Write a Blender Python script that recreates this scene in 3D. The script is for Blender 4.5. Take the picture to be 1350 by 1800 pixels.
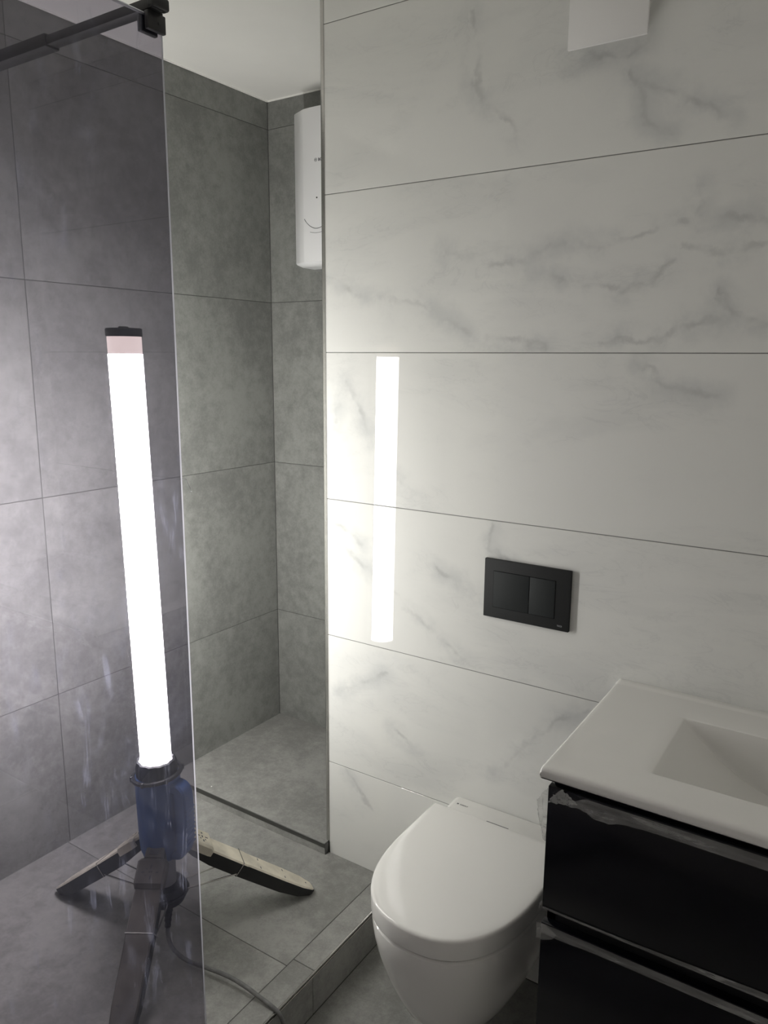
import bpy, bmesh, math, random
from mathutils import Vector, Matrix
random.seed(7)
for o in list(bpy.data.objects): bpy.data.objects.remove(o, do_unlink=True)
SC = bpy.context.scene
COL = SC.collection

# ------------------------------------------------------------ camera, world, exposure
cam_d = bpy.data.cameras.new('camera'); cam = bpy.data.objects.new('camera', cam_d); COL.objects.link(cam)
YAW, PIT, ROL = 0.583, -0.1967, 0.0074
_f = Vector((-math.sin(YAW)*math.cos(PIT), math.cos(YAW)*math.cos(PIT), math.sin(PIT)))
_r = Vector((math.cos(YAW), math.sin(YAW), 0)); _u = _r.cross(_f)
_r2 = math.cos(ROL)*_r + math.sin(ROL)*_u; _u2 = -math.sin(ROL)*_r + math.cos(ROL)*_u
M = Matrix(((_r2.x, _u2.x, -_f.x, 1.2951), (_r2.y, _u2.y, -_f.y, -1.6734), (_r2.z, _u2.z, -_f.z, 1.6052), (0, 0, 0, 1)))
cam.matrix_world = M
cam_d.sensor_fit = 'VERTICAL'; cam_d.sensor_height = 36; cam_d.sensor_width = 27
cam_d.lens = 1348.35/1800*36; cam_d.clip_start = 0.02
SC.camera = cam
W = bpy.data.worlds.new('world'); SC.world = W; W.use_nodes = True
W.node_tree.nodes['Background'].inputs[0].default_value = (0.05, 0.05, 0.05, 1)
W.node_tree.nodes['Background'].inputs[1].default_value = 0.2
vs = SC.view_settings
vs.view_transform = 'Standard'; vs.look = 'None'; vs.exposure = 1.80; vs.gamma = 1; vs.use_curve_mapping = False
LAMP_DIM, LAMP_BRIGHT = 6.2, 37.0      # the LED strips in the tube face the shower wall

# ------------------------------------------------------------ dimensions (metres)
LX, NY, CEIL = -0.6963, 0.57, 2.504          # left wall, niche back, ceiling
ZP, ZN = 0.1177, 0.1556                      # shower floor, niche floor
CX0, CX1 = 0.187, 0.257                      # curb strip
RX, FY = 1.66, -2.05                         # right wall, wall behind the photographer
MJ = [2.4217-0.4*k for k in range(6)]        # marble joints
GJ = [2.4093-0.6*k for k in range(4)]        # grey joints

# ------------------------------------------------------------ material helpers
def mat(name):
    m = bpy.data.materials.new(name); m.use_nodes = True
    nt = m.node_tree; return m, nt, nt.nodes['Principled BSDF']
def simple(name, col, rough=0.5, metal=0.0, spec=0.5, noise=0.0, nscale=40, coat=0.0):
    m, nt, b = mat(name)
    b.inputs['Roughness'].default_value = rough; b.inputs['Metallic'].default_value = metal
    b.inputs['Specular IOR Level'].default_value = spec
    b.inputs['Coat Weight'].default_value = coat
    if noise:
        tc = nt.nodes.new('ShaderNodeTexCoord'); n = nt.nodes.new('ShaderNodeTexNoise')
        n.inputs['Scale'].default_value = nscale; n.inputs['Detail'].default_value = 5
        nt.links.new(tc.outputs['Object'], n.inputs['Vector'])
        r = nt.nodes.new('ShaderNodeValToRGB')
        r.color_ramp.elements[0].position = .3; r.color_ramp.elements[1].position = .7
        r.color_ramp.elements[0].color = tuple(c*(1-noise) for c in col)+(1,)
        r.color_ramp.elements[1].color = tuple(min(1, c*(1+noise)) for c in col)+(1,)
        nt.links.new(n.outputs['Fac'], r.inputs[0]); nt.links.new(r.outputs[0], b.inputs['Base Color'])
    else: b.inputs['Base Color'].default_value = tuple(col)+(1,)
    return m
def N(nt, t, **kw):
    n = nt.nodes.new(t)
    for k, v in kw.items(): setattr(n, k, v)
    return n
def mth(nt, op, a, b=None, clamp=False):
    n = N(nt, 'ShaderNodeMath', operation=op, use_clamp=clamp)
    for i, v in enumerate((a, b)):
        if v is None: continue
        if isinstance(v, (int, float)): n.inputs[i].default_value = v
        else: nt.links.new(v, n.inputs[i])
    return n.outputs[0]
def vmth(nt, op, a, b=None, scale=None):
    n = N(nt, 'ShaderNodeVectorMath', operation=op)
    for i, v in enumerate((a, b)):
        if v is None: continue
        if isinstance(v, (tuple, Vector)): n.inputs[i].default_value = tuple(v)
        else: nt.links.new(v, n.inputs[i])
    if scale is not None:
        if isinstance(scale, (int, float)): n.inputs['Scale'].default_value = scale
        else: nt.links.new(scale, n.inputs['Scale'])
    return n.outputs['Value'] if op in ('LENGTH', 'DOT_PRODUCT', 'DISTANCE') else n.outputs['Vector']
def noise(nt, vec, scale, detail=4, rough=.55, dist=0):
    n = N(nt, 'ShaderNodeTexNoise'); n.inputs['Scale'].default_value = scale; n.inputs['Detail'].default_value = detail
    n.inputs['Roughness'].default_value = rough; n.inputs['Distortion'].default_value = dist
    nt.links.new(vec, n.inputs['Vector']); return n
def maprange(nt, v, a, b, c, d):
    n = N(nt, 'ShaderNodeMapRange', interpolation_type='SMOOTHSTEP'); n.clamp = True
    nt.links.new(v, n.inputs[0])
    for i, x in zip((1, 2, 3, 4), (a, b, c, d)): n.inputs[i].default_value = x
    return n.outputs[0]
def mixcol(nt, fac, a, b):
    n = N(nt, 'ShaderNodeMix', data_type='RGBA')
    if isinstance(fac, (int, float)): n.inputs[0].default_value = fac
    else: nt.links.new(fac, n.inputs[0])
    for i, v in ((6, a), (7, b)):
        if isinstance(v, tuple): n.inputs[i].default_value = v if len(v) == 4 else v+(1,)
        else: nt.links.new(v, n.inputs[i])
    return n.outputs[2]

VEINS = {
 1: [[(.418,2.361),(.424,2.279),(.432,2.208),(.479,2.148),(.543,2.086)],[(.78,2.175),(.809,2.133),(.829,2.083),(.87,2.049)],[(.797,2.146),(.875,2.122),(.978,2.06)],[(.657,2.224),(.747,2.212),(.803,2.222)]],
 2: [[(.365,1.85),(.477,1.827),(.602,1.832),(.666,1.851),(.741,1.849),(.846,1.863),(.906,1.872)],[(.929,1.939),(.943,1.872),(1.005,1.874),(1.055,1.875)],[(.57,1.795),(.671,1.768),(.772,1.75)],[(.016,1.792),(.143,1.761),(.304,1.736),(.376,1.702),(.454,1.645),(.625,1.635)],[(.742,1.64),(.872,1.659),(.922,1.679),(.964,1.689),(1.064,1.674)],[(.899,1.822),(.979,1.818),(1.058,1.834)],[(.785,1.74),(.83,1.761),(.885,1.792)],[(.986,1.738),(1.022,1.688),(1.074,1.671)]],
 3: [[(.842,1.599),(.886,1.553),(1.004,1.539)],[(.032,1.439),(.074,1.55),(.154,1.401)],[(.235,1.294),(.306,1.236)]],
 4: [[(.01,1.177),(.127,1.095)],[(.36,1.076),(.468,1.026)],[(.221,.958),(.347,.903),(.46,.84)],[(.515,1.21),(.506,1.149),(.572,1.109)],[(.03,1.089),(.165,1.029),(.276,.936)]],
 5: [[(.226,.585),(.304,.545)],[(.533,.562),(.615,.659),(.707,.754),(.767,.8)],[(.048,.649),(.205,.741)]],
 6: [[(.072,.41),(.15,.311)]]}
# strong veins per row (index) and soft wide ones
def vein_group():
    g = bpy.data.node_groups.new('vein_segment', 'ShaderNodeTree')
    g.interface.new_socket('P', in_out='INPUT', socket_type='NodeSocketVector')
    g.interface.new_socket('A', in_out='INPUT', socket_type='NodeSocketVector')
    g.interface.new_socket('B', in_out='INPUT', socket_type='NodeSocketVector')
    g.interface.new_socket('D', in_out='OUTPUT', socket_type='NodeSocketFloat')
    i = g.nodes.new('NodeGroupInput'); o = g.nodes.new('NodeGroupOutput')
    pa = vmth(g, 'SUBTRACT', i.outputs['P'], i.outputs['A']); ba = vmth(g, 'SUBTRACT', i.outputs['B'], i.outputs['A'])
    h = mth(g, 'DIVIDE', vmth(g, 'DOT_PRODUCT', pa, ba), vmth(g, 'DOT_PRODUCT', ba, ba), clamp=True)
    d = vmth(g, 'LENGTH', vmth(g, 'SUBTRACT', pa, vmth(g, 'SCALE', ba, scale=h)))
    g.links.new(d, o.inputs['D']); return g
VG = vein_group()
def marble(row):
    m, nt, b = mat('white_marble_%d' % row)
    geo = N(nt, 'ShaderNodeNewGeometry'); pos = geo.outputs['Position']
    off = vmth(nt, 'ADD', pos, (row*3.7, row*1.3, row*5.1))
    flat = vmth(nt, 'MULTIPLY', pos, (1, 0, 1))
    w1 = noise(nt, off, 9, 5, .6); w2 = noise(nt, off, 38, 3, .6)
    warp = vmth(nt, 'SCALE', vmth(nt, 'MULTIPLY', vmth(nt, 'SUBTRACT', w1.outputs['Color'], (.5, .5, .5)), (1, 0, 1)), scale=.085)
    warp2 = vmth(nt, 'SCALE', vmth(nt, 'MULTIPLY', vmth(nt, 'SUBTRACT', w2.outputs['Color'], (.5, .5, .5)), (1, 0, 1)), scale=.016)
    P = vmth(nt, 'ADD', vmth(nt, 'ADD', flat, warp), warp2)
    dmin = None
    for line in VEINS.get(row, []):
        for a, c in zip(line[:-1], line[1:]):
            g = N(nt, 'ShaderNodeGroup'); g.node_tree = VG
            nt.links.new(P, g.inputs['P']); g.inputs['A'].default_value = (a[0], 0, a[1]); g.inputs['B'].default_value = (c[0], 0, c[1])
            dmin = g.outputs['D'] if dmin is None else mth(nt, 'MINIMUM', dmin, g.outputs['D'])
    # broad soft clouds, streaked along a falling diagonal
    mp = N(nt, 'ShaderNodeMapping'); mp.inputs['Rotation'].default_value = (0, .6 + .35*((row*7) % 5 - 2), 0); mp.inputs['Scale'].default_value = (1.0, 1, 2.6)
    nt.links.new(off, mp.inputs['Vector'])
    c1 = noise(nt, mp.outputs[0], 2.6, 6, .6, .6); c2 = noise(nt, mp.outputs[0], 6.5, 5, .6, 1.2)
    cloud = maprange(nt, c1.outputs['Fac'], .46, .72, 0, 1)
    thin = maprange(nt, mth(nt, 'ABSOLUTE', mth(nt, 'SUBTRACT', c2.outputs['Fac'], .5)), 0.0, .03, 1, 0)
    thin = mth(nt, 'MULTIPLY', thin, maprange(nt, c1.outputs['Fac'], .45, .7, 0, 1))
    base = mixcol(nt, mth(nt, 'MULTIPLY', cloud, .28), (.77, .77, .745), (.58, .59, .585))
    base = mixcol(nt, mth(nt, 'MULTIPLY', thin, .16), base, (.42, .43, .43))
    if dmin is not None:
        n3 = noise(nt, off, 14, 3)
        amp = maprange(nt, n3.outputs['Fac'], .35, .68, .0, 1)
        core = mth(nt, 'MULTIPLY', maprange(nt, dmin, 0, .011, 1, 0), amp)
        halo = mth(nt, 'MULTIPLY', maprange(nt, dmin, 0, .05, 1, 0), maprange(nt, w1.outputs['Fac'], .4, .62, .1, 1))
        base = mixcol(nt, mth(nt, 'MULTIPLY', halo, .42), base, (.47, .485, .49))
        base = mixcol(nt, mth(nt, 'MULTIPLY', core, .42), base, (.40, .405, .40))
    nt.links.new(base, b.inputs['Base Color'])
    b.inputs['Roughness'].default_value = .02; b.inputs['Specular IOR Level'].default_value = .5
    return m
def concrete(name, c0, c1, seed=0., rough=.52):
    m, nt, b = mat(name)
    geo = N(nt, 'ShaderNodeNewGeometry'); oi = N(nt, 'ShaderNodeObjectInfo')
    off = vmth(nt, 'ADD', vmth(nt, 'ADD', geo.outputs['Position'], (seed, seed*.7, seed*1.9)), vmth(nt, 'SCALE', (7., 3., 5.), scale=oi.outputs['Random']))
    a = noise(nt, off, 3.0, 7, .62, .4); c = noise(nt, off, 26, 9, .78); s = noise(nt, off, 170, 4, .7)
    v = mth(nt, 'ADD', mth(nt, 'MULTIPLY', a.outputs['Fac'], .40), mth(nt, 'ADD', mth(nt, 'MULTIPLY', c.outputs['Fac'], .45), mth(nt, 'MULTIPLY', s.outputs['Fac'], .15)))
    f = maprange(nt, v, .38, .62, 0, 1)
    base = mixcol(nt, f, c0, c1)
    sp = maprange(nt, c.outputs['Fac'], .62, .78, 0, 1)
    base = mixcol(nt, mth(nt, 'MULTIPLY', sp, .5), base, tuple(min(.6, x*1.3) for x in c1))
    nt.links.new(base, b.inputs['Base Color'])
    b.inputs['Specular IOR Level'].default_value = .35
    nt.links.new(maprange(nt, c.outputs['Fac'], .3, .7, rough-.06, rough+.1), b.inputs['Roughness'])
    bp = N(nt, 'ShaderNodeBump'); bp.inputs['Strength'].default_value = .12; bp.inputs['Distance'].default_value = .002
    nt.links.new(c.outputs['Fac'], bp.inputs['Height']); nt.links.new(bp.outputs[0], b.inputs['Normal'])
    return m
def glass(name, tint, dust):
    m, nt, b = mat(name); nt.nodes.remove(b); out = nt.nodes['Material Output']
    tr = N(nt, 'ShaderNodeBsdfTransparent'); tr.inputs[0].default_value = tint+(1,)
    gl = N(nt, 'ShaderNodeBsdfGlossy'); gl.inputs['Roughness'].default_value = .01
    lw = N(nt, 'ShaderNodeLayerWeight'); lw.inputs[0].default_value = .5
    fr = mth(nt, 'ADD', mth(nt, 'MULTIPLY', mth(nt, 'POWER', lw.outputs['Facing'], 5), .96), .04)
    mx = N(nt, 'ShaderNodeMixShader'); nt.links.new(fr, mx.inputs[0]); nt.links.new(tr.outputs[0], mx.inputs[1]); nt.links.new(gl.outputs[0], mx.inputs[2])
    # dried wipe marks, plus an even bluish haze imitating the lamp's bloom
    geo = N(nt, 'ShaderNodeNewGeometry')
    n1 = noise(nt, geo.outputs['Position'], 5, 5, .6, .8)
    mp = N(nt, 'ShaderNodeMapping'); mp.inputs['Rotation'].default_value = (.7, 0, 0); mp.inputs['Scale'].default_value = (1, 9, 1.2)
    nt.links.new(geo.outputs['Position'], mp.inputs['Vector']); n2 = noise(nt, mp.outputs[0], 9, 6, .7, 1.5)
    f = mth(nt, 'MULTIPLY', maprange(nt, n1.outputs['Fac'], .45, .75, 0, 1), maprange(nt, n2.outputs['Fac'], .5, .75, .15, 1))
    n4 = noise(nt, mp.outputs[0], 7, 5, .7, .6); n5 = noise(nt, geo.outputs['Position'], 3.1, 2, .5)
    streak = mth(nt, 'MULTIPLY', maprange(nt, n4.outputs['Fac'], .56, .72, 0, 1), maprange(nt, n5.outputs['Fac'], .44, .60, 0, 1))
    f = mth(nt, 'ADD', mth(nt, 'ADD', mth(nt, 'MULTIPLY', f, dust*2.2), dust*.30), mth(nt, 'MULTIPLY', streak, .16))
    tl = N(nt, 'ShaderNodeBsdfTranslucent'); tl.inputs[0].default_value = (.70, .74, .95, 1)  # blue tint imitates the glow around the lamp
    m2 = N(nt, 'ShaderNodeMixShader'); nt.links.new(f, m2.inputs[0]); nt.links.new(mx.outputs[0], m2.inputs[1]); nt.links.new(tl.outputs[0], m2.inputs[2])
    nt.links.new(m2.outputs[0], out.inputs[0]); return m
def film_mat():
    m, nt, b = mat('clear_film'); nt.nodes.remove(b); out = nt.nodes['Material Output']
    tr = N(nt, 'ShaderNodeBsdfTransparent'); df = N(nt, 'ShaderNodeBsdfDiffuse'); df.inputs[0].default_value = (.72, .72, .70, 1)
    gl = N(nt, 'ShaderNodeBsdfGlossy'); gl.inputs['Roughness'].default_value = .18
    tc = N(nt, 'ShaderNodeTexCoord'); mp = N(nt, 'ShaderNodeMapping'); mp.inputs['Scale'].default_value = (.35, 1, 2.5); nt.links.new(tc.outputs['Object'], mp.inputs['Vector']); n = noise(nt, mp.outputs[0], 30, 4, .6, .5)
    a = N(nt, 'ShaderNodeMixShader'); nt.links.new(maprange(nt, n.outputs['Fac'], .3, .75, .14, .40), a.inputs[0]); nt.links.new(tr.outputs[0], a.inputs[1]); nt.links.new(df.outputs[0], a.inputs[2])
    lw = N(nt, 'ShaderNodeLayerWeight'); lw.inputs[0].default_value = .35
    c = N(nt, 'ShaderNodeMixShader'); nt.links.new(mth(nt, 'MULTIPLY', lw.outputs['Fresnel'], .55), c.inputs[0]); nt.links.new(a.outputs[0], c.inputs[1]); nt.links.new(gl.outputs[0], c.inputs[2])
    nt.links.new(c.outputs[0], out.inputs[0]); return m
def emit(name, col, s):
    m, nt, b = mat(name)
    b.inputs['Base Color'].default_value = (.9, .9, .9, 1)
    b.inputs['Emission Color'].default_value = col+(1,); b.inputs['Emission Strength'].default_value = s
    return m
def led_tube():
    m, nt, b = mat('lit_diffuser'); b.inputs['Base Color'].default_value = (.9, .9, .9, 1)
    tc = N(nt, 'ShaderNodeTexCoord'); a = math.radians(203)
    c = vmth(nt, 'DOT_PRODUCT', tc.outputs['Normal'], (math.cos(a), math.sin(a), 0))
    nt.links.new(maprange(nt, c, -.15, .9, LAMP_DIM, LAMP_BRIGHT), b.inputs['Emission Strength'])
    b.inputs['Emission Color'].default_value = (1.0, .985, .95, 1)
    return m
def edge_glass():  # whitish translucency imitates light guided through the glass edge
    m, nt, b = mat('polished_glass_edge'); nt.nodes.remove(b); out = nt.nodes['Material Output']
    tl = N(nt, 'ShaderNodeBsdfTranslucent'); tl.inputs[0].default_value = (.9, .93, .93, 1)
    tr = N(nt, 'ShaderNodeBsdfTransparent'); tr.inputs[0].default_value = (.8, .84, .84, 1)
    gl = N(nt, 'ShaderNodeBsdfGlossy'); gl.inputs['Roughness'].default_value = .1
    a = N(nt, 'ShaderNodeMixShader'); a.inputs[0].default_value = .85; nt.links.new(tr.outputs[0], a.inputs[1]); nt.links.new(tl.outputs[0], a.inputs[2])
    c = N(nt, 'ShaderNodeMixShader'); c.inputs[0].default_value = .1; nt.links.new(a.outputs[0], c.inputs[1]); nt.links.new(gl.outputs[0], c.inputs[2])
    nt.links.new(c.outputs[0], out.inputs[0]); return m

MT = dict(
    grey=concrete('grey_concrete_tile', (.165, .168, .159), (.265, .27, .254)),
    greyfloor=concrete('grey_floor_tile', (.225, .223, .213), (.37, .368, .349), 3.),
    grout=simple('grey_grout', (.085, .085, .082), .9, noise=.15),
    wgrout=simple('light_grout', (.22, .22, .215), .9, noise=.1),
    paint=simple('ceiling_paint', (.94, .93, .89), .85, noise=.015, nscale=6),
    plaster=simple('wall_paint', (.90, .89, .85), .6, noise=.02, nscale=6),
    plaster2=simple('beige_wall_paint', (.58, .56, .52), .7, noise=.02, nscale=6),
    steel=simple('brushed_steel', (.55, .54, .52), .22, 1.0, noise=.06, nscale=60),
    darksteel=simple('dark_steel', (.16, .16, .155), .3, 1.0),
    blackmetal=simple('matt_black_metal', (.012, .012, .013), .38, noise=.1),
    blackplastic=simple('black_plastic', (.016, .017, .018), .5, noise=.2, nscale=25),
    plate=simple('flush_plate_black', (.020, .021, .022), .62, spec=.3),
    plate2=simple('flush_button_black', (.020, .023, .024), .62, spec=.3),
    ceramic=simple('white_ceramic', (.84, .83, .80), .05),
    seat=simple('white_seat_plastic', (.84, .83, .80), .065),
    whiteplastic=simple('white_plastic', (.90, .90, .91), .3),
    fanplastic=simple('white_fan_plastic', (.86, .85, .84), .4),
    blackgloss=simple('black_lacquer', (.0025, .0027, .0045), .16, spec=.35),
    carcass=simple('black_carcass', (.006, .006, .007), .45),
    blue=simple('blue_plastic', (.045, .12, .34), .38, noise=.18, nscale=14),
    dusty=simple('dusty_leg_top', (.72, .67, .56), .75, noise=.22, nscale=18),
    dark_top=simple('dark_leg_top', (.16, .148, .135), .7, noise=.35, nscale=14),  # front leg's top is darker than the other two
    ink=simple('grey_print', (.10, .10, .11), .6),
    pale=simple('pale_print', (.45, .46, .47), .6),
    cable=simple('grey_rubber', (.15, .15, .148), .6, noise=.25, nscale=60),
    pane=glass('tinted_glass', (.65, .63, .675), .030),
    edge=edge_glass(), film=film_mat(),
    tube=led_tube(),
    tube_end_glow=emit('diffuser_end', (1.0, .84, .72), .42),  # unlit end of the tube, given a faint glow of its own
)
# ------------------------------------------------------------ geometry helpers
def finish(name, bm, material, parent=None, smooth=False, loc=None):
    bmesh.ops.recalc_face_normals(bm, faces=bm.faces)
    me = bpy.data.meshes.new(name); bm.to_mesh(me); bm.free()
    if smooth:
        for p in me.polygons: p.use_smooth = max(abs(c) for c in p.normal) < .9995
        me.set_sharp_from_angle(angle=math.radians(38))
    me.materials.append(MT[material] if isinstance(material, str) else material)
    o = bpy.data.objects.new(name, me); COL.objects.link(o)
    if parent: o.parent = parent
    if loc: o.location = loc
    return o
def box_bm(x0, x1, y0, y1, z0, z1, bev=0, seg=1, bm=None):
    new = bmesh.new()
    bmesh.ops.create_cube(new, size=1)
    for v in new.verts:
        v.co = Vector((x0+(v.co.x+.5)*(x1-x0), y0+(v.co.y+.5)*(y1-y0), z0+(v.co.z+.5)*(z1-z0)))
    if bev: bmesh.ops.bevel(new, geom=new.edges[:], offset=bev, segments=seg, profile=.5, affect='EDGES')
    if bm is None: return new
    me = bpy.data.meshes.new('tmp'); new.to_mesh(me); new.free(); bm.from_mesh(me); bpy.data.meshes.remove(me); return bm
def box(name, x0, x1, y0, y1, z0, z1, material, parent=None, bev=0, seg=1):
    return finish(name, box_bm(x0, x1, y0, y1, z0, z1, bev, seg), material, parent, smooth=bev > 0 and seg > 1)
def loft(sections, closed=True, cap=True, bm=None):
    bm = bm or bmesh.new()
    rings = [[bm.verts.new(p) for p in s] for s in sections]
    n = len(rings[0])
    for a, b in zip(rings[:-1], rings[1:]):
        for i in range(n if closed else n-1):
            bm.faces.new((a[i], a[(i+1) % n], b[(i+1) % n], b[i]))
    if cap and closed:
        bm.faces.new(rings[0][::-1]); bm.faces.new(rings[-1])
    return bm
def lathe(profile, n=40, c=(0, 0, 0), bm=None, cap=True, radfn=None):
    secs = []
    for r, z in profile:
        secs.append([(c[0]+r*math.cos(2*math.pi*i/n)*(radfn(i, n, r, z) if radfn else 1), c[1]+r*math.sin(2*math.pi*i/n)*(radfn(i, n, r, z) if radfn else 1), c[2]+z) for i in range(n)])
    return loft(secs, bm=bm, cap=cap)
def catmull(pts, k=8):
    pts = [Vector(p) for p in pts]; out = []
    P = [2*pts[0]-pts[1]]+pts+[2*pts[-1]-pts[-2]]
    for i in range(1, len(P)-2):
        a, b, c, d = P[i-1:i+3]
        for j in range(k):
            t = j/k
            out.append(.5*((2*b)+(c-a)*t+(2*a-5*b+4*c-d)*t*t+(3*b-a-3*c+d)*t**3))
    out.append(pts[-1]); return out
def tube(pts, r, n=10, closed=False, bm=None, prof=None, up=None):
    """sweep a circle (or the profile prof of (side, normal) points) along pts"""
    pts = [Vector(p) for p in pts]; m = len(pts); secs = []
    T = [((pts[(i+1) % m]-pts[i-1]) if closed else (pts[min(i+1, m-1)]-pts[max(i-1, 0)])).normalized() for i in range(m)]
    ref = Vector(up) if up else (Vector((0, 0, 1)) if abs(T[0].z) < .9 else Vector((1, 0, 0)))
    nrm = (ref-T[0]*ref.dot(T[0])).normalized()
    for i in range(m):
        if up: nrm = (Vector(up)-T[i]*Vector(up).dot(T[i])).normalized()
        else: nrm = (nrm-T[i]*nrm.dot(T[i])).normalized()
        sd = T[i].cross(nrm)
        rr = r[i] if isinstance(r, (list, tuple)) else r
        pr = prof or [(rr*math.cos(2*math.pi*k/n), rr*math.sin(2*math.pi*k/n)) for k in range(n)]
        secs.append([pts[i]+sd*a+nrm*b for a, b in pr])
    if closed: secs.append(secs[0])
    bm2 = loft(secs, cap=not closed, bm=bm)
    if closed: bmesh.ops.remove_doubles(bm2, verts=bm2.verts, dist=1e-6)
    return bm2
def tag(o, label, cat, group=None, kind=None):
    o['label'] = label; o['category'] = cat
    if group: o['group'] = group
    if kind: o['kind'] = kind
    return o
def structure(o, label, cat): return tag(o, label, cat, kind='structure')
def empty(name, loc=(0, 0, 0), rz=0):
    o = bpy.data.objects.new(name, None); COL.objects.link(o); o.location = loc; o.rotation_euler = (0, 0, rz); o.empty_display_size = .05; return o
def text_part(name, s, size, material, parent, loc, rot, sx=1.0, depth=.0002, bold=.0):
    cu = bpy.data.curves.new(name, 'FONT'); cu.body = s; cu.size = size; cu.extrude = depth; cu.offset = bold
    t = bpy.data.objects.new('tmp', cu); COL.objects.link(t)
    dg = bpy.context.evaluated_depsgraph_get(); dg.update()
    me = bpy.data.meshes.new_from_object(t.evaluated_get(dg)); me.name = name
    bpy.data.objects.remove(t); bpy.data.curves.remove(cu)
    me.materials.clear(); me.materials.append(MT[material])
    o = bpy.data.objects.new(name, me); COL.objects.link(o); o.parent = parent
    o.location = loc; o.rotation_euler = rot; o.scale = (sx, 1, 1); return o
G = .002   # joint width
def tiles(parent, axis, face, back, us, vs_, mats, bev=.0006):
    """rectangular tiles between the joint lines us x vs_; axis = the face's normal axis"""
    for i in range(len(us)-1):
        for j in range(len(vs_)-1):
            a0, a1, b0, b1 = us[i]+G/2, us[i+1]-G/2, vs_[j]+G/2, vs_[j+1]-G/2
            lo, hi = min(face, back), max(face, back)
            m = mats[j] if isinstance(mats, list) else mats
            if axis == 'x': box('tile', lo, hi, a0, a1, b0, b1, m, parent, bev)
            elif axis == 'y': box('tile', a0, a1, lo, hi, b0, b1, m, parent, bev)
            else: box('tile', a0, a1, b0, b1, lo, hi, m, parent, bev)

# ------------------------------------------------------------ the room
# marble wall with the cistern behind it
wb = box('wall_back', .002, RX, .0012, .10, 0, CEIL, 'wgrout')
structure(wb, 'glossy white marble tiled wall with grey veins behind the toilet', 'wall')
zs = [0]+MJ[::-1]+[CEIL]
mm = [marble(k) for k in (6, 5, 4, 3, 2, 1, 0)]
tiles(wb, 'y', 0, .008, [0, 1.2, RX], zs, mm)
# left shower wall (leans half a degree off square, as measured)
wl = empty('wall_left', (LX, NY, 0), -.009)
structure(wl, 'grey concrete look tiled wall along the shower and niche', 'wall')
box('backing', -.08, -.0012, FY-NY-.05, .0, 0, CEIL, 'grout', wl)
zg = [ZP-.03]+GJ[::-1]+[CEIL]
tiles(wl, 'x', 0, -.008, [FY-NY, -.982-1.2, -.982, .0] if FY-NY < -.982-1.2 else [FY-NY, -.982, .0], zg, 'grey')
# niche walls
wn = box('wall_niche', LX-.08, RX, NY+.0012, NY+.08, 0, CEIL, 'grout')
structure(wn, 'grey tiled rear wall of the recess carrying the water heater', 'wall')
tiles(wn, 'y', NY, NY+.008, [LX, .0], [ZN-.03]+GJ[::-1]+[CEIL], 'grey')
wr = box('wall_partition', -.0108, .0025, .010, NY, 0, CEIL, 'grout')
structure(wr, 'grey tiled side wall of the recess behind the marble wall', 'wall')
tiles(wr, 'x', -.012, -.004, [.011, NY], [ZN-.03]+GJ[::-1]+[CEIL], 'grey')
structure(box('wall_right', RX, RX+.08, FY-.08, .1, 0, CEIL, 'plaster'), 'plain pale wall beside the vanity', 'wall')
structure(box('wall_front', LX-.12, RX+.08, FY-.08, FY, 0, CEIL, 'plaster2'), 'plain pale wall opposite the marble wall', 'wall')
structure(box('ceiling', LX-.12, RX+.08, FY-.08, NY+.08, CEIL, CEIL+.06, 'paint'), 'smooth white painted ceiling over shower and toilet', 'ceiling')
# floors
fl = box('floor', LX-.1, RX, FY, NY, -.06, -.0012, 'grout')
structure(fl, 'grey tiled bathroom floor under the toilet', 'floor')
tiles(fl, 'z', 0, -.008, [CX1, .857, RX], [FY, -1.32, -.72, 0], 'greyfloor')
fs = box('floor_shower', LX-.015, CX1-.008, FY, .0, 0, ZP-.0012, 'grout')
structure(fs, 'raised grey tiled shower floor with a tiled curb', 'floor')
tiles(fs, 'z', ZP, ZP-.008, [LX-.012, CX0], [FY, -1.619, -1.019, -.419, 0], 'greyfloor')
tiles(fs, 'z', ZP, ZP-.008, [CX0, CX1-.003], [FY, -1.593, -.993, -.393, 0], 'greyfloor')
tiles(fs, 'x', CX1, CX1-.0085, [FY, -1.603, -1.003, -.403, 0], [0, ZP-.011], 'greyfloor')
t2 = finish('trim_2', box_bm(CX1-.004, CX1+.0012, FY, 0, ZP-.0105, ZP-.0075, .0006), 'steel')
box_bm_top = box('edge_strip', CX1-.0035, CX1+.0008, FY, 0, ZP-.0045, ZP+.0006, 'steel', t2, .0006)
structure(t2, 'thin steel edge profile along the top of the curb', 'trim')
fn = box('floor_niche', LX-.008, -.0035, -.0175, NY, 0, ZN-.008, 'grout')
structure(fn, 'slightly higher grey tiled floor of the recess', 'floor')
box('tile', LX-.008, -.0035, -.0185, NY, ZN-.008, ZN, 'greyfloor', fn, .0006)
box('riser_tile', LX-.008, -.0035, -.0195, -.010, ZP, ZN-.0125, 'greyfloor', fn, .0006)
box('end_cap', -.0034, -.0012, -.0190, .0005, ZP, ZN-.002, 'darksteel', fn, .0004)
t3 = finish('trim_3', box_bm(LX-.008, -.0025, -.0205, -.012, ZN-.0165, ZN-.0005, .001), 'darksteel')
structure(t3, 'dark metal edge profile along the step into the recess', 'trim')
# upright steel corner trim where the marble ends
bm = bmesh.new()
prof = [(.001, -.0012)]+[(-.006-.008*math.sin(a), .0068-.008*math.cos(a)) for a in [i*math.pi/2/6 for i in range(7)]]+[(-.014, .014), (.001, .014)]
loft([[(x, y, ZN-.001) for x, y in prof], [(x, y, CEIL) for x, y in prof]], bm=bm)
structure(finish('trim_1', bm, 'steel', smooth=True), 'tall steel corner strip where the marble wall ends', 'trim')
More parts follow.
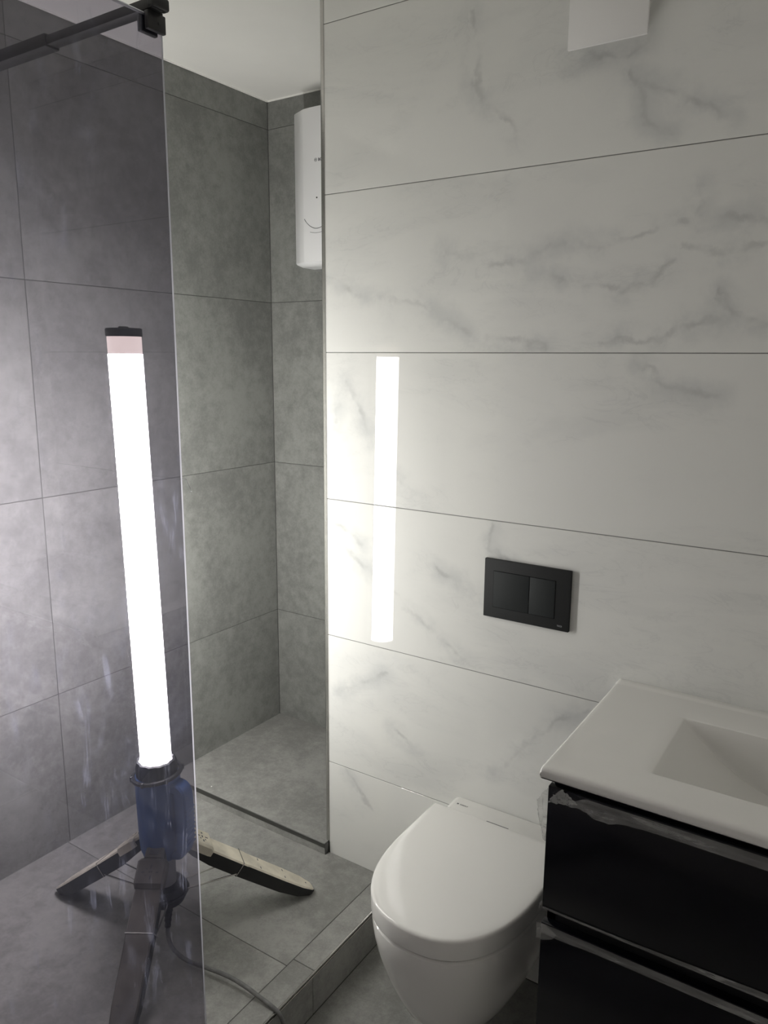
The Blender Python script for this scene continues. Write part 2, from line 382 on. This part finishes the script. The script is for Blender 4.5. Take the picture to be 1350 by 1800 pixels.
# pale sealant line under the ceiling of the shower
bm = box_bm(LX, LX+.004, FY, NY, CEIL-.004, CEIL); box_bm(LX, .0, NY-.004, NY, CEIL-.004, CEIL, bm=bm)
structure(finish('trim_4', bm, 'paint'), 'white sealant line between grey wall tiles and ceiling', 'trim')

# ------------------------------------------------------------ shower screen
sc_ = empty('shower_screen', (.2, -.702, ZP))
tag(sc_, 'frameless grey tinted glass shower screen with black support arm', 'shower screen')
GZ = 2.155-ZP
T2 = .004
pane = finish('glass_pane', box_bm(-T2, T2, FY+.702+.001, .0, 0, GZ), 'pane', sc_)
bm = bmesh.new()
loft([[(T2, -.0036, z), (T2+.0004, -.0032, z), (T2+.0004, -.0006, z), (T2, .0, z)] for z in (0, GZ)], closed=False, bm=bm)
finish('edge_glint', bm, 'edge', sc_)  # pale strip laid on the pane as the bright line of refracted light
box('polished_top_edge', -T2, T2, FY+.702+.001, -.003, GZ, GZ+.0015, 'edge', sc_)
# clamp gripping the corner of the pane
cl = finish('clamp', box_bm(-.013, -.0042, -.038, -.002, GZ-.025, GZ+.002, .002, 2), 'blackmetal', sc_, True)
box_c = finish('jaw', box_bm(.0042, .013, -.037, .001, GZ-.024, GZ+.004, .002, 2), 'blackmetal', cl, True)
finish('saddle', box_bm(-.012, .012, -.034, -.004, GZ+.0018, GZ+.008, .001, 2), 'blackmetal', cl, True)
scw = finish('screw', lathe([(.0025, 0), (.0025, .0012), (.0012, .0014)], 12), 'blackplastic', cl)
scw.rotation_euler = (0, math.pi/2, 0); scw.location = (.0126, -.014, GZ-.011)
AY0, AY1, AZ = -.036, -.012, GZ+.005
arm = finish('support_arm', box_bm(-.40, .022, AY0, AY1, AZ, AZ+.016, .002, 2), 'blackmetal', sc_, True)
finish('sleeve', box_bm(-.885, -.262, AY0-.003, AY1+.003, AZ-.003, AZ+.019, .002, 2), 'blackmetal', arm, True)
finish('end_block', box_bm(.012, .028, AY0-.002, AY1+.010, AZ+.001, AZ+.020, .004, 3), 'blackmetal', arm, True)
finish('wall_flange', box_bm(-.899, -.885, AY0-.012, AY1+.012, AZ-.012, AZ+.028, .002, 2), 'blackmetal', arm, True)
# loose white thread stuck to the edge
th = catmull([(.003, -.001, 1.383-ZP), (.006, .004, 1.3835-ZP), (.009, .006, 1.382-ZP), (.011, .008, 1.374-ZP), (.014, .010, 1.366-ZP), (.0125, .0105, 1.360-ZP), (.010, .010, 1.3585-ZP), (.015, .012, 1.3595-ZP)], 5)
o = finish('plastic_thread', tube(th, .0006, 6), 'whiteplastic', sc_, True); o['label'] = 'tiny white plastic thread on the glass edge'

# ------------------------------------------------------------ work light on its tripod
LB = Vector((-.15, -.501, ZP))
wk = empty('work_light', LB)
tag(wk, 'upright tubular LED work light with blue body on a folding tripod', 'work light')
head = Vector((0, -.0226, 1))      # the column leans a little
def lean(bm):
    for v in bm.verts: v.co += Vector((0, -.0226*v.co.z, 0))
    return bm
Z = lambda z: z-ZP
finish('diffuser_tube', lean(lathe([(.001, Z(.598)), (.0375, Z(.598)), (.0375, Z(1.612)), (.001, Z(1.612))], 48, cap=False)), 'tube', wk, True)
finish('diffuser_end', lean(lathe([(.0371, Z(1.6121)), (.0371, Z(1.652))], 48)), 'tube_end_glow', wk, True)
cap = finish('end_cap', lean(lathe([(.0385, Z(1.650)), (.0395, Z(1.652)), (.0395, Z(1.666)), (.037, Z(1.668)), (.012, Z(1.669)), (.010, Z(1.672)), (.001, Z(1.672))], 48)), 'blackplastic', wk, True)
# scalloped locking ring and the hanging hoop
def scal(i, n, r, z): return 1+.030*math.cos(12*2*math.pi*i/n) if z > Z(.585) else 1
finish('locking_ring', lean(lathe([(.050, Z(.578)), (.0505, Z(.590)), (.050, Z(.604)), (.0465, Z(.618)), (.041, Z(.620)), (.0385, Z(.612))], 96, radfn=scal)), 'blackplastic', wk, True)
hoop = [Vector((.059*math.cos(a), .059*math.sin(a)-.0226*Z(.582), Z(.580)+.007*math.cos(a-.5))) for a in [2*math.pi*i/56 for i in range(56)]]
hp = finish('hoop', tube(hoop, .0055, 8, closed=True), 'blackplastic', wk, True)
for a in (-2.2, -1.3, -.35, .9, 2.6):
    c = Vector((.062*math.cos(a), .062*math.sin(a)-.0226*Z(.582), Z(.580)+.007*math.cos(a-.5)))
    finish('lug', lathe([(.001, -.007), (.004, -.006), (.004, .006), (.001, .007)], 8, c), 'blackplastic', hp, True)
finish('body', lean(lathe([(.020, Z(.343)), (.036, Z(.346)), (.048, Z(.357)), (.054, Z(.378)), (.0555, Z(.41)), (.0555, Z(.565)), (.054, Z(.578)), (.045, Z(.581))], 56)), 'blue', wk, True)
# grip: a squared loop with ribs
ga = math.radians(14)
gd, gs = Vector((math.cos(ga), math.sin(ga), 0)), Vector((-math.sin(ga), math.cos(ga), 0))
path = [gd*a+Vector((0, -.010, Z(z))) for a, z in [(.046, .556), (.060, .556), (.071, .551), (.078, .538), (.080, .515), (.080, .47), (.079, .425), (.075, .395), (.064, .374), (.046, .368)]]
pr = [(-.020, -.012), (-.020, .010), (-.016, .014), (.016, .014), (.020, .010), (.020, -.012)]
bm = bmesh.new(); cp = catmull(path, 5); secs = []
for i, p in enumerate(cp):
    t = (cp[min(i+1, len(cp)-1)]-cp[max(i-1, 0)]).normalized(); n = t.cross(gs).normalized()
    if n.dot(gd) < 0 and i > 8: n = -n
    secs.append([p+gs*a+n*b for a, b in ([(-.021, -.011), (-.021, .008), (-.016, .012), (.016, .012), (.021, .008), (.021, -.011)])])
gr = finish('grip', loft(secs, bm=bm), 'blue', wk, True)
for z in [.50-.012*k for k in range(9)]:
    p = gd*.091+Vector((0, -.010, Z(z)))
    finish('rib', tube([p-gs*.018, p+gs*.018], .0028, 6), 'blue', gr, True)
finish('web', loft([[gd*a+gs*b+Vector((0, -.010, z)) for a, b in ((.045, -.012), (.073, -.012), (.073, .012), (.045, .012))] for z in (Z(.385), Z(.540))]), 'blue', gr)
# stem and lower hub holding the braces
finish('stem', lathe([(.030, Z(.262)), (.030, Z(.352))], 32, (0, -.005, 0)), 'pale', wk, True)
hub = finish('lower_hub', lathe([(.022, Z(.205)), (.046, Z(.222)), (.054, Z(.240)), (.054, Z(.256)), (.046, Z(.268)), (.034, Z(.270))], 40, (.006, -.006, 0)), 'blackplastic', wk, True)
finish('rim', tube([Vector((.006+.0545*math.cos(a), -.006+.0545*math.sin(a), Z(.248))) for a in [2*math.pi*i/40 for i in range(40)]], .004, 6, closed=True), 'blackplastic', hub, True)
# legs
def leg(foot, top):
    foot = Vector(foot); d = Vector((foot.x, foot.y, 0)); L = d.length; d.normalize(); sd = Vector((-d.y, d.x, 0))
    A = d*.052+Vector((0, -.006, Z(.392))); B = d*L+Vector((0, 0, .012))
    ax = (B-A).normalized(); up = ax.cross(sd).normalized()
    if up.z < 0: up = -up
    LL = (B-A).length
    P = lambda s, w, h: A+ax*s+sd*w+up*h
    # U-shaped beam
    secs = []
    for s, w, dp in [(.0, .024, .020), (.045, .030, .030), (.10, .0315, .036), (.20, .032, .036), (.33, .031, .034), (LL-.045, .027, .028), (LL-.008, .017, .018), (LL, .012, .014)]:
        secs.append([P(s, -w, 0), P(s, w, 0), P(s, w*.97, -dp), P(s, w*.72, -dp), P(s, w*.72, -.004), P(s, -w*.72, -.004), P(s, -w*.72, -dp), P(s, -w*.97, -dp)])
    lg = finish('leg', loft(secs), 'blackplastic', wk)
    secs = []
    for s, w, h in [(.085, .0325, .004), (.20, .0335, .004), (.205, .031, .004), (.33, .0305, .004), (LL-.045, .027, .004), (LL-.010, .017, .003), (LL-.002, .011, .001)]:
        secs.append([P(s, -w, .0), P(s, -w+.003, h), P(s, w-.003, h), P(s, w, .0)])
    finish('top_plate', loft(secs), top, lg)
    secs = []
    for s, w, h in [(-.012, .022, .010), (.018, .024, .012), (.019, .031, .010), (.026, .037, .013), (.078, .037, .013), (.088, .034, .006)]:
        secs.append([P(s, -w, -.012), P(s, -w, h-.005), P(s, -w+.006, h), P(s, w-.006, h), P(s, w, h-.005), P(s, w, -.012)])
    sp = finish('hinge_block', loft(secs), top, lg)
    # pierced pattern and the slot
    for s, w, a, b in [(.040, 0, .0045, .0018), (.065, .002, .0045, .0018), (.053, -.018, .0018, .0042), (.053, .017, .002, .003), (.052, -.002, .0018, .0018), (.052, .003, .0018, .0018), (.045, -.010, .0012, .003), (.060, -.010, .0012, .003), (.006, .0, .005, .011)]:
        secs = [[P(s-a, w-b, h), P(s+a, w-b, h), P(s+a, w+b, h), P(s-a, w+b, h)] for h in (.009, .0135)]
        finish('slot', loft(secs), 'ink', sp)
    for s, w in [(.245, -.021), (.245, -.016), (.245, .016), (.245, .021), (.33, -.018), (.33, -.013), (.33, .013), (.33, .018), (LL-.03, .0)]:
        secs = [[P(s-.0016, w-.0016, h), P(s+.0016, w-.0016, h), P(s+.0016, w+.0016, h), P(s-.0016, w+.0016, h)] for h in (.002, .0044)]
        finish('pin_hole', loft(secs), 'ink', lg)
    # wire clip that hugs the beam, and its two brace wires
    s = .185
    cw = [P(s, -.034, -.036), P(s, -.0345, -.010), P(s, -.034, .004), P(s, .034, .004), P(s, .0345, -.010), P(s, .034, -.036)]
    finish('wire_clip', tube(cw, .0016, 6), 'steel', lg)
    finish('foot_pad', loft([[P(LL-.03+a, -w, h) for a, w, h in ((0, .020, -.016), (.026, .013, -.010), (.033, .010, -.004))]+[P(LL-.03+a, w, h) for a, w, h in ((.033, .010, -.004), (.026, .013, -.010), (0, .020, -.016))],
                             [P(LL-.03+a, -w, h) for a, w, h in ((0, .018, -.024), (.024, .011, -.020), (.030, .008, -.016))]+[P(LL-.03+a, w, h) for a, w, h in ((.030, .008, -.016), (.024, .011, -.020), (0, .018, -.024))]]), 'blackplastic', lg)
    for w in (-.030, .030):
        a = P(s, w, -.030); b = Vector((.006, -.006, Z(.250)))+d*.050+sd*w*.7
        finish('brace_wire', tube([a, b], .0022, 6), 'steel', wk, True)
for ft, tm in [((-.529, -.568), 'dusty'), ((.069, -.167), 'dusty'), ((.062, -.835), 'dark_top')]:
    leg((ft[0]-LB.x, ft[1]-LB.y, 0), tm)
# plug sleeve and cable trailing over the curb
rel = [Vector((-.118, -.520, .232))-LB, Vector((-.113, -.530, .205))-LB, Vector((-.106, -.540, .175))-LB]
rp = catmull(rel, 8)
sl = finish('strain_relief', tube(rp, [.0115-.0045*i/16+(.0016 if i % 3 == 0 else 0) for i in range(17)], 10), 'blackplastic', wk, True)
cb = catmull([Vector(p)-LB for p in [(-.106, -.540, .178), (-.100, -.546, .158), (-.075, -.556, .145), (-.036, -.561, .138), (.004, -.557, .135), (.042, -.550, .137), (.107, -.543, .141), (.160, -.540, .138), (.205, -.538, .130), (.240, -.538, .1255), (.262, -.538, .119), (.275, -.536, .100), (.288, -.540, .060), (.300, -.556, .018), (.318, -.62, .0055), (.40, -.80, .0055), (.62, -1.1, .0055), (1.0, -1.6, .0055)]], 8)
finish('power_cable', tube(cb, .0052, 10), 'cable', wk, True)

# ------------------------------------------------------------ toilet
TX = .587
def dshape(hw, yb, ys, yf, z, n=2.4, k=28, cx=TX):
    pts = [(cx-hw, yb, z), (cx-hw, yb+(ys-yb)*.33, z), (cx-hw, yb+(ys-yb)*.67, z)]
    for i in range(k+1):
        a = math.pi*i/k
        c, s = -math.cos(a), math.sin(a)
        x = math.copysign(abs(c)**(2/n), c); y = abs(s)**(2/n)
        pts.append((cx+hw*x, ys+(yf-ys)*y, z))
    pts += [(cx+hw, yb+(ys-yb)*.67, z), (cx+hw, yb+(ys-yb)*.33, z), (cx+hw, yb, z)]
    return pts
tl = empty('toilet', (0, 0, 0))
tag(tl, 'wall hung white ceramic toilet with closed lid beside the vanity', 'toilet')
bw = [(.030, .0, -.10, -.270, .060), (.060, .0, -.12, -.320, .066), (.085, .0, -.13, -.358, .088), (.110, .0, -.15, -.392, .125), (.131, .0, -.16, -.420, .165), (.150, .0, -.17, -.445, .212), (.166, .0, -.19, -.467, .265), (.177, .0, -.20, -.484, .318), (.183, .0, -.21, -.495, .365), (.1845, .0, -.21, -.499, .395), (.1835, .0, -.21, -.498, .404), (.179, .0, -.21, -.493, .4085)]
finish('bowl', loft([dshape(*s) for s in bw]), 'ceramic', tl, True)
finish('seat', loft([dshape(.160, -.07, -.22, -.470, z) for z in (.4085, .428)]), 'seat', tl, True)
ld = [(.181, -.069, -.22, -.497, .4155), (.1845, -.068, -.22, -.5015, .4175), (.1855, -.067, -.22, -.5025, .424), (.1855, -.067, -.22, -.5025, .457), (.1847, -.068, -.22, -.5017, .4606), (.1825, -.070, -.22, -.499, .4632), (.179, -.073, -.22, -.4945, .4643), (.165, -.085, -.22, -.478, .4652), (.12, -.11, -.22, -.42, .4662), (.05, -.17, -.22, -.31, .4667)]
finish('lid', loft([dshape(*s) for s in ld]), 'seat', tl, True)
def rrect(x0, x1, y0, y1, z, r, k=5):
    pts = []
    for cx, cy, a0 in ((x1-r, y1-r, 0), (x0+r, y1-r, 90), (x0+r, y0+r, 180), (x1-r, y0+r, 270)):
        for i in range(k+1):
            a = math.radians(a0+90*i/k); pts.append((cx+r*math.cos(a), cy+r*math.sin(a), z))
    return pts
hc = finish('hinge_cover', loft([rrect(.436, .738, -.072, -.002, .41, .012), rrect(.436, .738, -.072, -.002, .455, .012), rrect(.438, .736, -.072, -.004, .4595, .012), rrect(.442, .732, -.072, -.008, .4612, .010)]), 'seat', tl, True)
box('gap_shade', .553, .613, -.0685, -.0655, .4595, .4618, 'ink', hc)  # dark strip drawn in as the shade of the hinge gap
# small maker's mark on the hinge cover
mk = text_part('maker_mark', 'GEBERIT', .0062, 'ink', hc, (.462, -.040, .4613), (0, 0, 0))
box('emblem', .4535, .4585, -.0398, -.0352, .4612, .4615, 'ink', hc)

# ------------------------------------------------------------ flush plate
fp = empty('flush_plate', (.607, 0, 1.054))
tag(fp, 'matt black dual flush plate on the marble wall above the toilet', 'flush plate')
FW, FH = .110, .074
finish('cover_plate', box_bm(-FW, FW, -.0105, -.0005, -FH, FH, .0012, 2), 'plate', fp, True)
box('button_gap', -.0855, .0745, -.0107, -.0100, -.047, .046, 'blackgloss', fp)
finish('button', box_bm(-.0845, .0085, -.0122, -.0100, -.046, .045, .0006, 2), 'plate2', fp, True)
finish('button', box_bm(.0100, .0735, -.0122, -.0100, -.046, .045, .0006, 2), 'plate2', fp, True)
text_part('maker_mark', 'TECE', .0055, 'pale', fp, (.0815, -.0107, -.064), (math.pi/2, 0, 0), 1.0, .0002)

# ------------------------------------------------------------ extractor fan box
fan = empty('extractor_fan', (.739, 0, 2.30))
tag(fan, 'white square extractor fan cover high on the marble wall', 'extractor fan')
finish('front_panel', box_bm(-.0795, .0795, -.048, -.041, -.0795, .0795, .0015, 2), 'fanplastic', fan, True)
finish('housing', box_bm(-.062, .062, -.042, .0005, -.055, .062, .004, 2), 'fanplastic', fan, True)

# ------------------------------------------------------------ water heater in the recess
wh = empty('water_heater', (-.385, NY, 1.925))
tag(wh, 'white wall mounted instantaneous water heater in the tiled recess', 'water heater')
HS = [(-.118, -.004), (-.118, -.083), (-.116, -.0865), (-.064, -.1095), (-.058, -.1115), (-.030, -.1143), (0, -.1150), (.030, -.1143), (.058, -.1115), (.064, -.1095), (.116, -.0865), (.118, -.083), (.118, -.004)]
def hsec(z, sx=1, sy=1): return [(x*sx, y*sy, z) for x, y in HS]
finish('cover', loft([hsec(-.009, .86, .80), hsec(-.001, .985, .955), hsec(.003, 1, 1), hsec(.483, 1, 1), hsec(.486, .985, .98)]), 'whiteplastic', wh, True)
box('back_plate', -.112, .112, -.006, .0005, -.004, .484, 'whiteplastic', wh)
def front_y(x):
    for (a, b), (c, d) in zip(HS[1:-1], HS[2:]):
        if a <= x <= c: return b+(d-b)*(x-a)/(c-a) if c > a else b
    return -.08
sm = [Vector((x, front_y(x)-.0004, .142-.034*math.cos(math.pi/2*min(1, abs(x)/.056))**.8)) for x in [-.056+.112*i/24 for i in range(25)]]
finish('curved_seam', tube(sm, .0010, 5), 'ink', wh)
sm = [Vector((x, front_y(x)-.0002, .098-.004*math.cos(math.pi/2*x/.03))) for x in [-.03+.06*i/10 for i in range(11)]]
finish('lower_seam', tube(sm, .0006, 5), 'ink', wh)
o = finish('indicator', lathe([(.0026, 0), (.0026, .001), (.001, .0014)], 12), 'blackplastic', wh); o.rotation_euler = (math.pi/2, 0, 0); o.location = (-.0, -.1148, .205)
text_part('maker_mark', 'BOSCH', .0125, 'ink', wh, (.0070, -.1156, .318), (math.pi/2, 0, 0), 1.0, .0002, .0003)
em = finish('emblem', tube([Vector((-.0035+.0052*math.cos(a), -.1150, .3225+.0052*math.sin(a))) for a in [2*math.pi*i/24 for i in range(24)]], .0005, 5, closed=True), 'ink', wh)
for dx in (-.0022, .0022): box('emblem_bar', -.0035+dx-.0006, -.0035+dx+.0006, -.1154, -.1146, .3193, .3257, 'ink', em)
box('emblem_bar', -.0057, -.0013, -.1154, -.1146, .3219, .3231, 'ink', em)

# ------------------------------------------------------------ vanity unit and washbasin
VX0, VX1, VF = .8525, 1.6175, -.458
vu = empty('vanity_unit', (0, 0, 0))
tag(vu, 'glossy black two drawer vanity unit under the white washbasin', 'vanity unit')
cbm = box_bm(VX0+.004, VX0+.020, VF+.020, -.0003, .285, .8655)
box_bm(VX1-.020, VX1-.004, VF+.020, -.0003, .285, .8655, bm=cbm); box_bm(VX0+.004, VX1-.004, VF+.020, -.0003, .285, .301, bm=cbm)
box_bm(VX0+.004, VX1-.004, -.012, -.0003, .285, .74, bm=cbm); box_bm(VX0+.004, VX1-.004, VF+.020, VF+.036, .285, .8655, bm=cbm)
finish('carcass', cbm, 'carcass', vu)
d1 = finish('drawer_front', box_bm(VX0, VX1, VF, VF+.019, .606, .8545, .0012, 2), 'blackgloss', vu, True)
d2 = finish('drawer_front', box_bm(VX0, VX1, VF, VF+.019, .290, .575, .0012, 2), 'blackgloss', vu, True)
def film(name, top, bot, x0, x1, parent, amp, n=70, rows=5, seed=1, back=True):
    """clinging strip of protective film: follows the edge, folded over it"""
    rnd = random.Random(seed); bm = bmesh.new(); grid = []
    ph = [rnd.uniform(0, 6.28) for _ in range(6)]
    for i in range(n+1):
        x = x0+(x1-x0)*i/n; col = []
        for j in range(rows+1):
            v = j/rows; z = top(x)+(bot(x)-top(x))*v
            w = amp(x)*(math.sin(x*95+ph[0]+v*2.2)+.6*math.sin(x*171+ph[1]-v*3)+.4*math.sin(x*260+ph[2]+v*5))*(.25+.75*v)
            col.append(bm.verts.new((x, VF-.0012-abs(w), z)))
        grid.append(col)
    for i in range(n):
        for j in range(rows): bm.faces.new((grid[i][j], grid[i+1][j], grid[i+1][j+1], grid[i][j+1]))
    o = finish(name, bm, 'film', parent, True); o['label'] = 'crumpled clear protective film peeling off the drawer edge'; return o
sm01 = lambda t: max(0, min(1, t))**2*(3-2*max(0, min(1, t)))
f1 = film('protective_film', lambda x: .8545-.002-.013*sm01((.925-x)/.03), lambda x: .8545-.024-.011*sm01((1.04-x)/.12)*sm01((x-.90)/.05)+.002*math.sin(x*90)*sm01((1.04-x)/.1), VX0+.040, VX1, d1, lambda x: .0030*sm01((1.06-x)/.15)*sm01((x-.87)/.04)+.0002, n=110, seed=3)
film('protective_film', lambda x: .606+.004+.009*sm01((x-.95)/.35), lambda x: .606-.001, VX0, VX1, d1, lambda x: .0002, seed=4)
film('protective_film', lambda x: .575-.001, lambda x: .575-.018-.003*sm01((.96-x)/.06), VX0+.0, VX1, d2, lambda x: .0006*sm01((1.0-x)/.1)+.0002, seed=5)
# stiff torn flaps at the corners
def flap(name, pts, parent, sub=3, amp=.003, seed=1):
    """triangle/quad fan of film with crinkles"""
    rnd = random.Random(seed); bm = bmesh.new()
    vv = [bm.verts.new(p) for p in pts]; bm.faces.new(vv)
    bmesh.ops.triangulate(bm, faces=bm.faces[:])
    for _ in range(sub): bmesh.ops.subdivide_edges(bm, edges=bm.edges[:], cuts=1, use_grid_fill=True)
    bmesh.ops.triangulate(bm, faces=bm.faces[:])
    for v in bm.verts: v.co += Vector((rnd.uniform(-1, 1), rnd.uniform(-1, .2), rnd.uniform(-1, 1)))*amp
    o = finish(name, bm, 'film', parent, True); o['label'] = 'crumpled clear protective film peeling off the drawer edge'; return o
flap('film_flap', [(.853, VF-.003, .824), (.8665, VF-.010, .846), (.884, VF-.016, .8665), (.895, VF-.013, .856), (.911, VF-.010, .843), (.889, VF-.006, .832)], d1, amp=.0016, seed=2)
flap('film_flap', [(.8515, VF+.014, .846), (.840, VF+.010, .834), (.8315, VF+.004, .818), (.836, VF-.002, .795), (.8415, VF+.0, .770), (.847, VF+.004, .742), (.8515, VF+.006, .740), (.852, VF+.010, .80)], d1, amp=.0011, seed=5)
flap('film_flap', [(.846, VF-.006, .577), (.850, VF-.014, .550), (.862, VF-.012, .549), (.878, VF-.006, .5535), (.884, VF-.002, .562), (.862, VF-.002, .574)], d2, amp=.0008, seed=6)
flap('film_flap', [(.853, VF-.001, .617), (.849, VF-.002, .604), (.8465, VF-.004, .603), (.852, VF-.002, .628)], d1, sub=2, amp=.0005, seed=8)

# washbasin: slab with a moulded rectangular bowl
BX0, BX1, BY0, BY1, BZ = .836, 1.634, -.462, -.0006, .890
IX0, IX1, IY0, IY1 = 1.010, 1.460, -.372, -.118
bs = empty('washbasin', (0, 0, 0))
tag(bs, 'white ceramic vanity washbasin with rectangular sloping bowl', 'washbasin')
def basin_depth(x, y):
    if not (IX0 < x < IX1 and IY0 < y < IY1): return 0
    u = min(x-IX0, IX1-x)/((IX1-IX0)/2)
    ramp = .118*(1-(1-u)**1.9)
    e = min(y-IY0, IY1-y); wall = min(1, (e/.014))
    w = math.sin(wall*math.pi/2)
    return ramp*w+.0
def edge_round(x, y):
    return 0
xs = sorted(set([BX0, BX0+.0015, BX0+.004, BX0+.008, BX0+.014]+[BX0+.02+(IX0-BX0-.02)*i/8 for i in range(9)]+[IX0-.004, IX0-.0015]+[IX0+(IX1-IX0)*i/64 for i in range(65)]+[IX1+.0015, IX1+.004]+[IX1+.006+(BX1-IX1-.026)*i/8 for i in range(9)]+[BX1-.014, BX1-.008, BX1-.004, BX1-.0015, BX1]))
ys = sorted(set([BY0, BY0+.0015, BY0+.004, BY0+.008, BY0+.014, BY0+.03, BY0+.06, IY0-.006, IY0-.0025]+[IY0+(IY1-IY0)*t for t in [0, .006, .012, .02, .03, .042, .056, .08, .12, .2, .3, .4, .5, .6, .7, .8, .88, .92, .944, .958, .97, .98, .988, .994, 1]]+[IY1+.0025, IY1+.006, -.07, -.04, -.026, -.022, -.018, -.014, -.006, BY1]))
bm = bmesh.new(); grid = []
for x in xs:
    col = []
    for y in ys:
        z = BZ
        r = .009
        for dd in (x-BX0, BX1-x, y-BY0):
            if dd < r: z -= r-math.sqrt(max(0, r*r-(r-dd)**2))
        z -= basin_depth(x, y)
        dx = max(IX0-x, x-IX1, 0); dy = max(IY0-y, y-IY1, 0); dn = math.hypot(dx, dy)
        if 0 < dn < .006 : z -= .0012*(1-dn/.006)**2
        elif dn == 0: z -= .0012
        if y > -.022: z += .003*sm01((y+.022)/.006)
        col.append(bm.verts.new((x, y, z)))
    grid.append(col)
for i in range(len(xs)-1):
    for j in range(len(ys)-1): bm.faces.new((grid[i][j], grid[i+1][j], grid[i+1][j+1], grid[i][j+1]))
# rounded skirt and the shell underneath, 12 mm below the upper surface
low = []
for i, x in enumerate(xs):
    col = []
    for j, y in enumerate(ys):
        sx = .004 if i == 0 else (-.004 if i == len(xs)-1 else 0); sy = .004 if j == 0 else 0
        col.append(bm.verts.new((x+sx, y+sy, min(.8665, grid[i][j].co.z-.012))))
    low.append(col)
for i in range(len(xs)-1):
    for j in range(len(ys)-1): bm.faces.new((low[i][j], low[i][j+1], low[i+1][j+1], low[i+1][j]))
    bm.faces.new((grid[i][0], low[i][0], low[i+1][0], grid[i+1][0])); bm.faces.new((grid[i][-1], grid[i+1][-1], low[i+1][-1], low[i][-1]))
for j in range(len(ys)-1):
    bm.faces.new((grid[0][j], grid[0][j+1], low[0][j+1], low[0][j])); bm.faces.new((grid[-1][j], low[-1][j], low[-1][j+1], grid[-1][j+1]))
finish('basin_top', bm, 'ceramic', bs, True)
finish('drain', lathe([(.030, 0), (.031, .002), (.026, .004), (.001, .005)], 32, ((IX0+IX1)/2, (IY0+IY1)/2, BZ-.1195)), 'steel', bs, True)

# ------------------------------------------------------------ crumb of plaster on the recess floor
bm = bmesh.new(); bmesh.ops.create_icosphere(bm, subdivisions=1, radius=.0028)
for v in bm.verts: v.co *= random.uniform(.7, 1.2); v.co.z *= .7
tag(finish('plaster_crumb', bm, 'paint', loc=(-.520, .012, ZN+.0014)), 'tiny white plaster crumb lying on the recess floor', 'crumb')
